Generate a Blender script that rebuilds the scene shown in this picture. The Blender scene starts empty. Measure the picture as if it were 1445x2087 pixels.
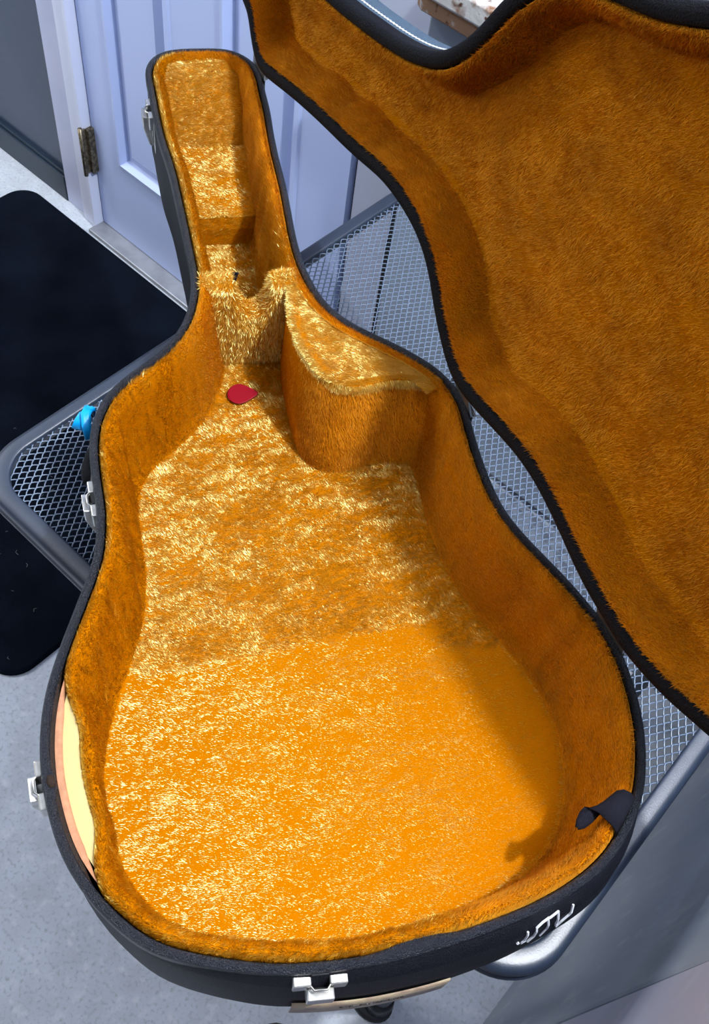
import bpy, bmesh, math, random
import numpy as np
from mathutils import Vector, Matrix
from mathutils.geometry import tessellate_polygon

sc = bpy.context.scene
COL = sc.collection
random.seed(7)
rng = np.random.default_rng(7)

# ---------------------------------------------------------------- camera
CAMZ = 1.55
cam_d = bpy.data.cameras.new('camera')
cam_d.sensor_fit = 'HORIZONTAL'
cam_d.sensor_width = 36.0
cam_d.lens = 2000.0 / 1445.0 * 36.0
cam_d.clip_start = 0.01
cam = bpy.data.objects.new('camera', cam_d)
COL.objects.link(cam)
_n = lambda v: v / np.linalg.norm(v)
_v1 = np.array([2868, 2478, -2000.]); _nd = np.array([-257, -1317, -2000.])
_z = -_n(_nd); _y = _n(_v1 - _v1.dot(_z) * _z); _x = np.cross(_y, _z)
R3 = np.array([_x, _y, _z])
M = Matrix([[*map(float, R3[0]), 0], [*map(float, R3[1]), 0], [*map(float, R3[2]), CAMZ], [0, 0, 0, 1]])
cam.matrix_world = M
sc.camera = cam

# ---------------------------------------------------------------- light and exposure
sc.view_settings.view_transform = 'Standard'
sc.view_settings.look = 'None'
sc.view_settings.gamma = 1.0
sc.view_settings.use_curve_mapping = False
sc.view_settings.exposure = 0.0
world = bpy.data.worlds.new('room_ambient')
sc.world = world
world.use_nodes = True
world.node_tree.nodes['Background'].inputs[0].default_value = (0.78, 0.86, 1.0, 1)
world.node_tree.nodes['Background'].inputs[1].default_value = 0.05
ld = bpy.data.lights.new('ceiling_lamp', 'POINT')
ld.energy = 190
ld.color = (0.96, 0.985, 1.0)
ld.shadow_soft_size = 0.035
lamp = bpy.data.objects.new('ceiling_lamp', ld)
lamp.location = (0.43, 0.665, 2.61)
COL.objects.link(lamp)
l2 = bpy.data.lights.new('fill_panel', 'AREA')  # added low fill from the left for lid and right wall, no real fixture
l2.energy = 27; l2.color = (1.0, 0.96, 0.90); l2.size = 0.9
lamp2 = bpy.data.objects.new('fill_panel', l2); lamp2.location = (-2.6, -.6, 1.55); lamp2.rotation_euler = Vector((2.6, 1.0, -.65)).to_track_quat('-Z', 'Y').to_euler(); COL.objects.link(lamp2)
l3 = bpy.data.lights.new('fill_bulb', 'POINT'); l3.energy = 52; l3.color = (.86, .93, 1.0); l3.shadow_soft_size = .12  # added fill to brighten the left floor, mat and door
lamp3 = bpy.data.objects.new('fill_bulb', l3); lamp3.location = (-2.6, .30, 2.4); COL.objects.link(lamp3)

# ---------------------------------------------------------------- materials
def mat(name, col, rough=0.6, metal=0.0, spec=0.5, noise=None, bump=None, sheen=0.0, sheen_tint=None, coat=0.0, stretch=None, stint=None):
    """noise=(scale, other colour, contrast lo, hi, detail)   bump=(scale, strength, distance)"""
    m = bpy.data.materials.new(name); m.use_nodes = True
    nt = m.node_tree; b = nt.nodes['Principled BSDF']
    b.inputs['Base Color'].default_value = (*col, 1)
    b.inputs['Roughness'].default_value = rough
    b.inputs['Metallic'].default_value = metal
    b.inputs['Specular IOR Level'].default_value = spec
    b.inputs['Sheen Weight'].default_value = sheen
    b.inputs['Sheen Roughness'].default_value = 0.35
    if sheen_tint: b.inputs['Sheen Tint'].default_value = (*sheen_tint, 1)
    if stint: b.inputs['Specular Tint'].default_value = (*stint, 1)
    b.inputs['Coat Weight'].default_value = coat
    tc = nt.nodes.new('ShaderNodeTexCoord')
    src = tc.outputs['Object']
    if stretch:
        mp = nt.nodes.new('ShaderNodeMapping'); mp.inputs['Scale'].default_value = stretch
        nt.links.new(src, mp.inputs[0]); src = mp.outputs[0]
    if noise:
        items = noise if isinstance(noise, list) else [noise]
        cur = None
        for (s, c2, lo, hi, det) in items:
            n = nt.nodes.new('ShaderNodeTexNoise'); n.inputs['Scale'].default_value = s; n.inputs['Detail'].default_value = det
            nt.links.new(src, n.inputs['Vector'])
            mr = nt.nodes.new('ShaderNodeMapRange'); mr.inputs[1].default_value = lo; mr.inputs[2].default_value = hi
            nt.links.new(n.outputs['Fac'], mr.inputs[0])
            mx = nt.nodes.new('ShaderNodeMix'); mx.data_type = 'RGBA'
            nt.links.new(mr.outputs[0], mx.inputs[0])
            if cur is None: mx.inputs[6].default_value = (*col, 1)
            else: nt.links.new(cur, mx.inputs[6])
            mx.inputs[7].default_value = (*c2, 1)
            cur = mx.outputs[2]
        nt.links.new(cur, b.inputs['Base Color'])
    if bump:
        n = nt.nodes.new('ShaderNodeTexNoise'); n.inputs['Scale'].default_value = bump[0]; n.inputs['Detail'].default_value = 3
        nt.links.new(src, n.inputs['Vector'])
        bp = nt.nodes.new('ShaderNodeBump'); bp.inputs['Strength'].default_value = bump[1]; bp.inputs['Distance'].default_value = bump[2]
        nt.links.new(n.outputs['Fac'], bp.inputs['Height']); nt.links.new(bp.outputs[0], b.inputs['Normal'])
    return m

M_backing = mat('plush_backing', (0.36, 0.11, 0.0003), 0.9, spec=0)
M_pile = mat('plush_fibre', (0.56, 0.215, 0.0005), 0.8, spec=0.0, sheen=0.0,
             noise=(34, (0.48, 0.165, 0.0004), .42, .66, 3))
def satin(m, col, rough, w):
    nt = m.node_tree; out = nt.nodes['Material Output']; b = nt.nodes['Principled BSDF']
    g = nt.nodes.new('ShaderNodeBsdfGlossy'); g.inputs['Color'].default_value = (*col, 1); g.inputs['Roughness'].default_value = rough
    mx = nt.nodes.new('ShaderNodeMixShader'); mx.inputs[0].default_value = w
    nt.links.new(b.outputs[0], mx.inputs[1]); nt.links.new(g.outputs[0], mx.inputs[2]); nt.links.new(mx.outputs[0], out.inputs[0])
satin(M_pile, (0.98, 0.93, 0.33), .34, .36)
M_shadepile = mat('plush_fibre_shade', (0.70, 0.235, 0.0005), 0.8, spec=0.0, sheen=0.8, sheen_tint=(1, .66, .10), noise=(20, (0.52, 0.155, 0.0004), .38, .66, 4))  # copy of the same plush, tone and gloss tuned for its shaded faces
M_shadepile.node_tree.nodes['Principled BSDF'].inputs['Sheen Roughness'].default_value = .45
satin(M_shadepile, (1.0, 0.80, 0.20), .5, .06)
M_tolex = mat('black_tolex', (0.005, 0.0055, 0.010), 0.5, spec=0.14, bump=(900, .9, .0015))
M_bind = mat('black_binding', (0.004, 0.006, 0.013), 0.30, spec=0.45, bump=(900, 1.0, .0025))
M_foam = mat('foam', (0.50, 0.38, 0.16), 0.95, bump=(1500, .3, .0006))
M_ply = mat('plywood', (0.33, 0.15, 0.075), 0.8, noise=(200, (.45, .2, .1), .4, .7, 3))
M_glue = mat('glue_brown', (0.022, 0.013, 0.009), 0.8, spec=.15, bump=(300, .8, .002))
M_nickel = mat('nickel', (0.62, 0.61, 0.58), 0.34, metal=1.0, noise=(90, (.42, .40, .36), .45, .7, 3))
M_brass = mat('aged_brass', (0.30, 0.25, 0.17), 0.45, metal=0.9, noise=(160, (.12, .10, .07), .4, .6, 3))
M_table = mat('table_enamel', (0.011, 0.020, 0.040), 0.44, spec=.85, bump=(700, .25, .0006))
M_mesh = mat('mesh_enamel', (0.13, 0.18, 0.27), 0.30, spec=0.9)
M_rubber = mat('black_rubber', (0.012, 0.015, 0.017), 0.4)
M_floor = mat('concrete_floor', (0.55, 0.60, 0.69), 0.62, spec=0.3,
              noise=[(14, (0.48, 0.52, 0.58), .4, .65, 6), (170, (0.36, 0.40, 0.44), .52, .74, 4), (60, (0.64, 0.68, 0.74), .55, .75, 4)],
              bump=(220, .12, .001))
M_mat = mat('mat_fibre', (0.0015, 0.003, 0.007), 0.95, spec=0.06, noise=(9, (.004, .007, .014), .4, .7, 4), bump=(500, .8, .002))
M_door = mat('door_paint', (0.46, 0.56, 0.88), 0.38, spec=0.45)
M_trim = mat('trim_paint', (0.52, 0.56, 0.76), 0.34, noise=(12, (.47, .52, .72), .45, .7, 3))
M_slate = mat('slate_gloss_paint', (0.028, 0.048, 0.085), 0.25, spec=0.5, noise=(3, (.04, .06, .105), .4, .7, 3))
M_base = mat('slate_skirting', (0.012, 0.025, 0.045), 0.4)
M_wall = mat('pale_wall', (0.42, 0.46, 0.60), 0.7)
M_ceil = mat('ceiling_paint', (0.75, 0.77, 0.80), 0.9)
M_greycab = mat('grey_cabinet_paint', (0.205, 0.24, 0.29), 0.6, spec=0.3,
                noise=[(5, (.25, .28, .33), .4, .65, 4), (22, (.29, .32, .36), .56, .74, 6)], bump=(60, .15, .002), stretch=(1, 2.2, .7))
M_palepanel = mat('lavender_panel', (0.34, 0.34, 0.42), 0.6, noise=(14, (.42, .42, .50), .55, .75, 5))
M_rustbar = mat('rusty_white_paint', (0.62, 0.62, 0.62), 0.6, noise=[(26, (.20, .085, .035), .50, .60, 6), (90, (.11, .04, .02), .60, .68, 4)], bump=(150, .4, .002))
M_rustbrown = mat('rusty_brown', (0.30, 0.17, 0.10), 0.75, noise=[(30, (.60, .58, .58), .55, .62, 5), (80, (.10, .04, .02), .6, .7, 4)], bump=(150, .4, .002))
M_red = mat('red_celluloid', (0.20, 0.0008, 0.008), 0.6, spec=0.15)
M_blue = mat('blue_ribbon', (0.0, 0.30, 0.72), 0.35, spec=0.4, sheen=.2)
M_strap = mat('black_webbing', (0.006, 0.006, 0.012), 0.9, spec=.15, bump=(700, .6, .001), stretch=(1, 6, 1))
M_white = mat('white_marks', (0.62, 0.64, 0.70), 0.7, spec=.2)
M_label = mat('aged_label', (0.42, 0.34, 0.22), 0.4, noise=(60, (.25, .17, .13), .45, .65, 4))
M_ink = mat('dark_ink', (0.03, 0.02, 0.02), 0.6)
M_lidside = mat('grey_blue_tolex', (0.05, 0.085, 0.13), 0.6, spec=0.3, bump=(700, 1.0, .002))
M_maroon = mat('maroon_cloth', (0.10, 0.04, 0.055), 0.7, sheen=.2)
M_lilac = mat('lilac_cloth', (0.26, 0.29, 0.42), 0.6, noise=(18, (.33, .36, .48), .4, .7, 3))
M_dark = mat('black_gap', (0.004, 0.006, 0.010), 0.8)
M_lint = mat('lint', (0.35, 0.35, 0.34), 0.9)

# ---------------------------------------------------------------- mesh helpers
class MB:
    def __init__(s): s.v = []; s.f = []
    def add(s, V, F):
        o = len(s.v); s.v += [tuple(map(float, p)) for p in V]; s.f += [tuple(i + o for i in f) for f in F]; return s
    def box(s, lo, hi, T=None):
        x0, y0, z0 = lo; x1, y1, z1 = hi
        V = [(x0,y0,z0),(x1,y0,z0),(x1,y1,z0),(x0,y1,z0),(x0,y0,z1),(x1,y0,z1),(x1,y1,z1),(x0,y1,z1)]
        if T is not None: V = [T(p) for p in V]
        return s.add(V, [(0,3,2,1),(4,5,6,7),(0,1,5,4),(1,2,6,5),(2,3,7,6),(3,0,4,7)])
    def rings(s, R, close=True, cap0=False, cap1=False):
        """R: list of rings of equal length (list of 3-D points)."""
        n = len(R[0]); o = len(s.v)
        for r in R: s.v += [tuple(map(float, p)) for p in r]
        m = n if close else n - 1
        for k in range(len(R) - 1):
            for i in range(m):
                a = o + k*n + i; b = o + k*n + (i+1) % n
                s.f.append((a, b, b + n, a + n))
        if cap0: s.f += [tuple(o + q for q in reversed(t)) for t in tri_cap(R[0])]
        if cap1: s.f += [tuple(o + (len(R)-1)*n + q for q in t) for t in tri_cap(R[-1])]
        return s
    def tube(s, P, r, seg=8, closed=False):
        P = [np.array(p, float) for p in P]; n = len(P); R = []; prev = None
        for i, p in enumerate(P):
            if closed: t = P[(i+1) % n] - P[i-1]
            else: t = P[min(i+1, n-1)] - P[max(i-1, 0)]
            t = t / (np.linalg.norm(t) + 1e-12)
            a = np.array([0, 0, 1.]) if prev is None else prev
            if abs(a @ t) > .95 and prev is None: a = np.array([1., 0, 0])
            b = np.cross(t, a); b /= np.linalg.norm(b) + 1e-12; c = np.cross(b, t); prev = c
            rr = r[i] if isinstance(r, (list, tuple, np.ndarray)) else r
            R.append([p + rr*(math.cos(2*math.pi*k/seg)*b + math.sin(2*math.pi*k/seg)*c) for k in range(seg)])
        if closed: R.append(R[0])
        return s.rings(R, True, not closed, not closed)

def tri_cap(ring):
    return tessellate_polygon([[Vector(p) for p in ring]])

def link(name, V, F, m, parent=None, smooth=False, kind=None, bevel=0, label=None):
    me = bpy.data.meshes.new(name)
    me.from_pydata([tuple(p) for p in V], [], [tuple(f) for f in F])
    me.materials.append(m)
    bm = bmesh.new(); bm.from_mesh(me); bmesh.ops.recalc_face_normals(bm, faces=bm.faces); bm.to_mesh(me); bm.free()
    if smooth: me.polygons.foreach_set('use_smooth', [True]*len(me.polygons))
    o = bpy.data.objects.new(name, me); COL.objects.link(o)
    if parent is not None: o.parent = parent
    if kind: o['kind'] = kind
    if label: o['label'] = label
    if bevel:
        md = o.modifiers.new('bevel', 'BEVEL'); md.width = bevel; md.segments = 2; md.limit_method = 'ANGLE'
    return o
def B_(mb, name, m, parent=None, **k): return link(name, mb.v, mb.f, m, parent, **k)
def thing(name, label, cat, loc=(0,0,0), rotz=0, group=None):
    o = bpy.data.objects.new(name, None); o.empty_display_size = .05
    COL.objects.link(o); o.location = loc; o.rotation_euler = (0, 0, rotz)
    o['label'] = label; o['category'] = cat
    if group: o['group'] = group
    return o
def tag(o, label, cat, group=None):
    o['label'] = label; o['category'] = cat
    if group: o['group'] = group
    return o
def sm(x, a, b):
    t = np.clip((x - a) / (b - a), 0, 1); return t*t*(3 - 2*t)

def vnoise(P, f, seed=0):
    """smooth value noise, P (n,3) -> (n,) in -1..1"""
    Q = P * f + 31.7 * (seed + 1); I = np.floor(Q).astype(np.int64); w = Q - I; w = w*w*(3 - 2*w)
    def h(a):
        k = (a[:, 0]*73856093) ^ (a[:, 1]*19349663) ^ (a[:, 2]*83492791) ^ (seed*2654435)
        k = (k ^ (k >> 13)) * 1274126177 & 0x7fffffff
        return ((k ^ (k >> 16)) & 0xffff) / 32767.5 - 1
    out = 0
    for dx in (0, 1):
        for dy in (0, 1):
            for dz in (0, 1):
                ww = (w[:, 0] if dx else 1-w[:, 0])*(w[:, 1] if dy else 1-w[:, 1])*(w[:, 2] if dz else 1-w[:, 2])
                out = out + ww*h(I + np.array([dx, dy, dz]))
    return out

def pile(src, n, length, width, lay, lift=0.45, parent=None, m=None, rnd=0.35, patch=0.9, freq=28, spread=.35, nap=None, napn=.45, inward=None, sel=None):
    """plush fibres: n thin blades rooted on the faces of src. lay(P,N)->tangent-ish direction"""
    me = src.data
    nv = len(me.vertices); V = np.empty(nv*3); me.vertices.foreach_get('co', V); V = V.reshape(-1, 3)
    me.calc_loop_triangles(); nt_ = len(me.loop_triangles); T = np.empty(nt_*3, int); me.loop_triangles.foreach_get('vertices', T); T = T.reshape(-1, 3)
    a, b, c = V[T[:, 0]], V[T[:, 1]], V[T[:, 2]]
    cr = np.cross(b - a, c - a); ar = np.linalg.norm(cr, axis=1)
    pr = ar if sel is None else ar*sel((a + b + c)/3, cr/(ar[:, None] + 1e-12))
    idx = rng.choice(nt_, n, p=pr/pr.sum())
    r1 = np.sqrt(rng.random(n)); r2 = rng.random(n)
    P = a[idx]*(1-r1)[:, None] + b[idx]*(r1*(1-r2))[:, None] + c[idx]*(r1*r2)[:, None]
    N = cr[idx] / (ar[idx][:, None] + 1e-12)
    if inward is not None:
        s = np.sign(((inward(P) - P)*N).sum(1)); s[s == 0] = 1; N = N*s[:, None]
    L = lay(P, N)
    # wander of the lay in soft patches (brushed areas)
    k1 = .55*vnoise(P, freq, 1) + .8*vnoise(P, freq*3.3, 2); k2 = .55*vnoise(P, freq*.8, 3) + .9*vnoise(P, freq*3.7, 4)
    side = np.cross(N, L)
    if callable(lift): lift_, patch_ = lift(P)
    else: lift_, patch_ = lift, patch
    D = L + side*(patch_*k1)[:, None] + N*(lift_ + .35*patch_*k2)[:, None]
    D += rng.normal(size=(n, 3))*np.reshape(rnd(P) if callable(rnd) else rnd, (-1, 1))
    dn = (D*N).sum(1); D += N*np.clip(.12 - dn, 0, 1)[:, None]
    D /= np.linalg.norm(D, axis=1)[:, None]
    tz = nap(P) if nap is not None else 0
    na = np.reshape(napn(P) if callable(napn) else napn, (-1, 1))
    k3 = np.stack([.35*vnoise(P, freq, 11+q) + 1.0*vnoise(P, freq*6.5, 14+q) for q in range(3)], 1)
    Wd = np.cross(D, rng.normal(size=(n, 3))*np.reshape(spread(P) if callable(spread) else spread, (-1, 1)) + N + tz + na*k3); Wd /= np.linalg.norm(Wd, axis=1)[:, None] + 1e-9
    ln = length*(.65 + .6*rng.random(n))[:, None]; wd = width*(.7 + .6*rng.random(n))[:, None]*.5
    root = P - N*.0008
    VV = np.empty((n, 3, 3)); VV[:, 0] = root + Wd*wd; VV[:, 1] = root - Wd*wd; VV[:, 2] = root + D*ln
    me2 = bpy.data.meshes.new('plush_pile')
    me2.vertices.add(n*3); me2.vertices.foreach_set('co', VV.reshape(-1))
    me2.loops.add(n*3); me2.loops.foreach_set('vertex_index', np.arange(n*3, dtype=np.int32))
    me2.polygons.add(n); me2.polygons.foreach_set('loop_start', np.arange(0, n*3, 3, dtype=np.int32))
    try: me2.polygons.foreach_set('loop_total', np.full(n, 3, dtype=np.int32))
    except Exception: pass
    me2.update(calc_edges=True)
    me2.materials.append(m or M_pile)
    o = bpy.data.objects.new('plush_pile', me2); COL.objects.link(o); o.parent = parent or src; o['kind'] = 'stuff'
    return o

# outlines of case body and lid rims, tenths of millimetres, in the case frame
BASE=[8381,1380,8462,1365,8541,1345,8617,1317,8688,1279,8753,1231,8810,1173,8854,1107,8885,1034,8901,955,8903,874,8896,793,8882,711,8865,630,8847,550,8827,470,8806,390,8779,313,8743,241,8695,178,8635,124,8566,81,8492,48,8414,24,8334,12,8252,11,8171,18,8090,33,8009,51,7929,70,7848,89,7767,108,7687,125,7606,143,7525,162,7445,182,7365,203,7286,225,7206,248,7126,271,7047,293,6967,315,6887,335,6807,355,6726,375,6646,394,6565,412,6484,430,6404,447,6323,464,6242,482,6161,500,6081,520,6001,540,5921,561,5841,582,5761,603,5681,624,5601,646,5521,667,5441,688,5361,708,5280,727,5199,745,5118,761,5037,775,4955,787,4873,797,4791,805,4708,810,4626,812,4543,811,4461,806,4379,797,4298,782,4218,762,4141,734,4066,700,3993,661,3923,617,3856,570,3789,521,3724,470,3659,419,3593,369,3526,321,3458,274,3388,229,3318,187,3245,147,3171,112,3094,83,3015,60,2935,43,2853,33,2771,29,2689,33,2608,46,2528,65,2448,87,2369,109,2289,131,2209,152,2129,172,2048,190,1967,207,1886,223,1805,237,1723,250,1641,261,1559,269,1477,273,1394,271,1312,264,1230,253,1149,238,1068,221,988,202,907,182,828,161,748,140,667,120,587,102,506,85,424,70,343,56,261,43,179,32,97,26,15,23,-68,25,-150,32,-232,43,-312,59,-393,79,-473,100,-552,124,-630,151,-706,182,-782,215,-856,252,-928,292,-999,335,-1067,381,-1134,429,-1198,481,-1258,537,-1314,598,-1365,662,-1414,729,-1458,799,-1500,870,-1537,943,-1571,1019,-1598,1096,-1620,1176,-1637,1256,-1650,1338,-1660,1420,-1667,1502,-1672,1585,-1674,1667,-1674,1750,-1672,1833,-1667,1915,-1661,1998,-1655,2080,-1647,2162,-1640,2245,-1631,2327,-1621,2409,-1610,2491,-1597,2573,-1584,2654,-1569,2736,-1553,2817,-1536,2898,-1516,2978,-1495,3058,-1472,3137,-1448,3216,-1423,3295,-1396,3374,-1368,3451,-1338,3528,-1304,3603,-1267,3677,-1227,3750,-1186,3821,-1144,3893,-1101,3963,-1057,4033,-1011,4102,-962,4168,-909,4232,-852,4291,-790,4345,-724,4393,-654,4437,-582,4477,-508,4514,-433,4548,-356,4577,-278,4604,-198,4626,-118,4646,-37,4660,45,4669,127,4674,210,4675,293,4673,375,4669,458,4663,540,4654,621,4641,702,4625,783,4606,862,4584,941,4559,1019,4531,1095,4500,1170,4466,1244,4429,1316,4388,1387,4346,1457,4302,1526,4257,1595,4211,1663,4164,1731,4117,1799,4070,1867,4023,1935,3976,2003,3929,2072,3882,2142,3838,2213,3798,2288,3763,2365,3732,2442,3705,2521,3680,2601,3658,2681,3638,2762,3622,2844,3609,2925,3596,3007,3582,3088,3567,3169,3550,3250,3532,3330,3512,3408,3487,3486,3458,3561,3424,3633,3385,3702,3340,3767,3290,3828,3235,3884,3174,3934,3109,3978,3040,4018,2968,4056,2894,4092,2820,4128,2745,4165,2672,4205,2600,4250,2530,4298,2464,4351,2400,4407,2340,4468,2284,4531,2232,4599,2184,4668,2140,4740,2100,4814,2063,4890,2030,4967,2001,5045,1975,5125,1952,5205,1933,5286,1915,5367,1899,5448,1883,5530,1868,5611,1852,5692,1837,5773,1822,5855,1806,5936,1791,6017,1777,6099,1762,6180,1747,6261,1732,6343,1717,6424,1702,6506,1687,6587,1672,6669,1659,6750,1646,6832,1634,6914,1624,6996,1615,7079,1606,7161,1598,7243,1589,7325,1578,7407,1566,7488,1552,7570,1538,7651,1523,7732,1507,7814,1491,7895,1476,7976,1459,8057,1443,8138,1426,8219,1409,8300,1394]
LID=[8640,1408,8719,1381,8796,1348,8868,1309,8935,1262,8994,1206,9044,1142,9083,1072,9110,996,9127,916,9133,835,9129,756,9113,683,9084,623,9039,580,8980,554,8913,537,8844,518,8779,487,8719,442,8661,388,8603,331,8542,276,8476,226,8406,184,8333,153,8256,135,8177,130,8096,137,8015,151,7933,170,7852,190,7770,210,7689,231,7607,252,7525,273,7444,293,7362,313,7280,333,7198,352,7116,370,7033,388,6951,405,6869,423,6786,440,6704,457,6621,473,6538,489,6455,504,6373,519,6290,534,6207,549,6124,563,6041,578,5958,593,5875,608,5793,625,5710,642,5628,660,5546,678,5464,697,5382,716,5299,734,5217,752,5134,767,5051,779,4968,787,4884,793,4800,796,4716,796,4632,795,4548,790,4464,783,4381,773,4299,757,4218,737,4139,711,4062,680,3987,643,3915,601,3847,554,3781,502,3716,449,3650,397,3583,347,3514,299,3444,253,3372,209,3299,167,3225,129,3149,96,3072,71,2992,56,2910,51,2827,53,2744,62,2661,74,2579,89,2496,105,2414,123,2331,141,2249,158,2167,176,2084,192,2001,207,1918,219,1835,227,1751,232,1667,233,1584,229,1500,222,1417,211,1334,198,1251,183,1168,166,1086,147,1004,128,922,108,840,90,758,74,675,59,592,48,508,40,424,34,340,30,256,26,172,23,89,23,6,27,-77,37,-160,52,-241,70,-323,91,-403,114,-483,140,-562,169,-639,201,-716,234,-793,267,-870,300,-945,334,-1018,373,-1088,417,-1155,466,-1219,520,-1279,578,-1336,640,-1389,705,-1438,773,-1483,843,-1524,916,-1561,992,-1593,1069,-1621,1148,-1645,1228,-1665,1310,-1681,1392,-1693,1475,-1702,1559,-1708,1642,-1712,1726,-1713,1811,-1713,1895,-1710,1979,-1706,2063,-1700,2147,-1693,2231,-1685,2315,-1675,2398,-1664,2482,-1653,2565,-1639,2648,-1625,2731,-1609,2814,-1592,2896,-1574,2978,-1554,3060,-1532,3142,-1509,3223,-1485,3303,-1459,3383,-1431,3462,-1401,3541,-1369,3619,-1335,3696,-1299,3772,-1261,3847,-1221,3921,-1179,3994,-1134,4065,-1087,4135,-1038,4202,-985,4268,-930,4330,-871,4390,-808,4445,-742,4497,-674,4545,-602,4589,-528,4628,-452,4664,-375,4695,-295,4722,-215,4746,-133,4765,-51,4781,32,4792,116,4800,200,4804,284,4804,368,4801,451,4795,535,4786,618,4774,701,4758,782,4739,864,4718,944,4693,1023,4665,1101,4634,1178,4601,1254,4565,1329,4526,1403,4486,1476,4444,1548,4400,1619,4355,1690,4309,1760,4263,1830,4217,1901,4171,1971,4125,2043,4080,2115,4037,2189,3997,2263,3959,2340,3924,2417,3891,2495,3859,2574,3830,2653,3802,2733,3778,2814,3756,2896,3736,2978,3718,3061,3699,3143,3681,3224,3661,3306,3640,3386,3616,3466,3589,3544,3558,3620,3523,3694,3484,3764,3439,3832,3390,3896,3336,3956,3278,4012,3217,4067,3153,4118,3087,4167,3020,4213,2950,4255,2879,4297,2806,4339,2734,4384,2664,4433,2595,4484,2529,4539,2466,4597,2405,4658,2349,4723,2296,4792,2249,4864,2206,4938,2168,5015,2133,5092,2102,5171,2073,5251,2046,5331,2022,5412,1999,5494,1978,5576,1958,5658,1939,5740,1921,5822,1904,5905,1888,5988,1872,6070,1856,6153,1840,6236,1824,6319,1809,6402,1793,6484,1779,6567,1765,6651,1752,6734,1739,6817,1726,6900,1714,6984,1701,7067,1689,7150,1678,7234,1666,7317,1655,7401,1644,7484,1632,7567,1620,7651,1607,7734,1594,7817,1580,7900,1566,7983,1551,8066,1535,8148,1519,8231,1503,8314,1487,8396,1470,8478,1451,8560,1431]

# ================================================================ THE SETTING
def struct(o): o['kind'] = 'structure'; return o
YW = 1.037
struct(B_(MB().box((-4, -2.5, -.1), (2.2, YW+.25, 0)), 'floor', M_floor))
struct(B_(MB().box((-4, -2.5, 2.72), (2.2, YW+.25, 2.82)), 'ceiling', M_ceil))
# back wall: slate painted left of the door, pale right of it, opening for the door
wb = MB(); wb.box((-4, YW, 0), (-1.601, YW+.2, 2.72)); struct(B_(wb, 'wall_back', M_slate))
wr = MB(); wr.box((-.795, YW, 0), (2.2, YW+.2, 2.72)); wr.box((-1.601, YW, 2.04), (-.795, YW+.2, 2.72)); struct(B_(wr, 'wall_back_right', M_wall))
bb = MB(); bb.box((-4, YW-.014, 0), (-1.601, YW+.002, .066))
bb.box((-4, YW-.009, .066), (-1.601, YW+.002, .074)); struct(B_(bb, 'baseboard_back', M_base, bevel=.002))
# casing: flat board and the raised stop beside it
tr = MB(); tr.box((-1.601, YW-.012, 0), (-1.532, YW+.06, 2.1)); struct(B_(tr, 'trim_1', M_trim, bevel=.002))
tr = MB(); tr.box((-1.532, YW-.022, .0), (-1.490, YW+.06, 2.04)); tr.box((-1.497, YW-.027, 0), (-1.488, YW+.05, 2.04)); struct(B_(tr, 'trim_2', mat('bright_trim', (.66, .71, .90), .35), bevel=.002))
# door with raised panels
dx0, dx1, dz0, dz1, dy = -1.484, -.806, .012, 2.03, YW - .004
pan = [(-1.407, -1.221), (-1.102, -.914)]
zr = [(.205, .86), (1.02, 1.62), (1.72, 1.92)]
dm = MB()
xs = [dx0] + [q for p in pan for q in p] + [dx1]
for i in range(0, len(xs), 2): dm.box((xs[i], dy, dz0), (xs[i+1], dy+.04, dz1))
for (a, b) in pan:
    zz = [dz0] + [q for p in zr for q in p] + [dz1]
    for i in range(0, len(zz), 2): dm.box((a, dy, zz[i]), (b, dy+.04, zz[i+1]))
door = struct(B_(dm, 'door_1', M_door, label='pale blue panelled door with raised mouldings'))
for (a, b) in pan:
    for (c, e) in zr:
        def rc(k, yy): return [(a+k, yy, c+k), (b-k, yy, c+k), (b-k, yy, e-k), (a+k, yy, e-k)]
        pm = MB().rings([rc(0, dy), rc(.004, dy-.004), rc(.012, dy-.006), rc(.018, dy+.004), rc(.023, dy+.012), rc(.030, dy+.012), rc(.046, dy+.002), rc(.048, dy+.002)], True, False, True)
        B_(pm, 'panel', M_door, door)
hm = MB(); hm.box((-1.492, dy-.026, .152), (-1.484, dy-.016, .258)); hm.box((-1.486, dy-.016, .152), (-1.476, dy-.0005, .258))
hg = B_(hm, 'hinge', M_brass, door, bevel=.001, label='tarnished steel door hinge')
B_(MB().tube([(-1.487, dy-.027, .148), (-1.487, dy-.027, .262)], .0045, 10), 'hinge_pin', M_brass, hg, smooth=True)
struct(B_(MB().box((-1.49, YW-.045, 0), (-.80, YW+.09, .010)), 'trim_3', mat('metal_sill', (.34, .36, .40), .4, metal=.4, noise=(25, (.25, .26, .29), .4, .7, 4)), bevel=.003))
struct(B_(MB().box((-.8055, YW+.012, 0), (-.795, YW+.05, 2.04)), 'trim_4', M_dark))
struct(B_(MB().box((-1.49, YW+.06, 0), (-.79, YW+.1, 2.04)), 'wall_behind_door', M_dark))

# ================================================================ FLOOR MAT
def rrect(x0, y0, x1, y1, r, k=8):
    P = []
    for (cx, cy, a0) in ((x1-r, y1-r, 0), (x0+r, y1-r, 90), (x0+r, y0+r, 180), (x1-r, y0+r, 270)):
        for i in range(k+1):
            a = math.radians(a0 + 90*i/k); P.append((cx + r*math.cos(a), cy + r*math.sin(a)))
    return P
mt = thing('floor_mat', 'black fibrous floor mat with rounded corners lying beside the panelled door', 'mat', (-1.2, .6, 0))
P0 = rrect(-1.86+1.2, .285-.6, -.722+1.2+.02, .975-.6, .045)
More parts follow.
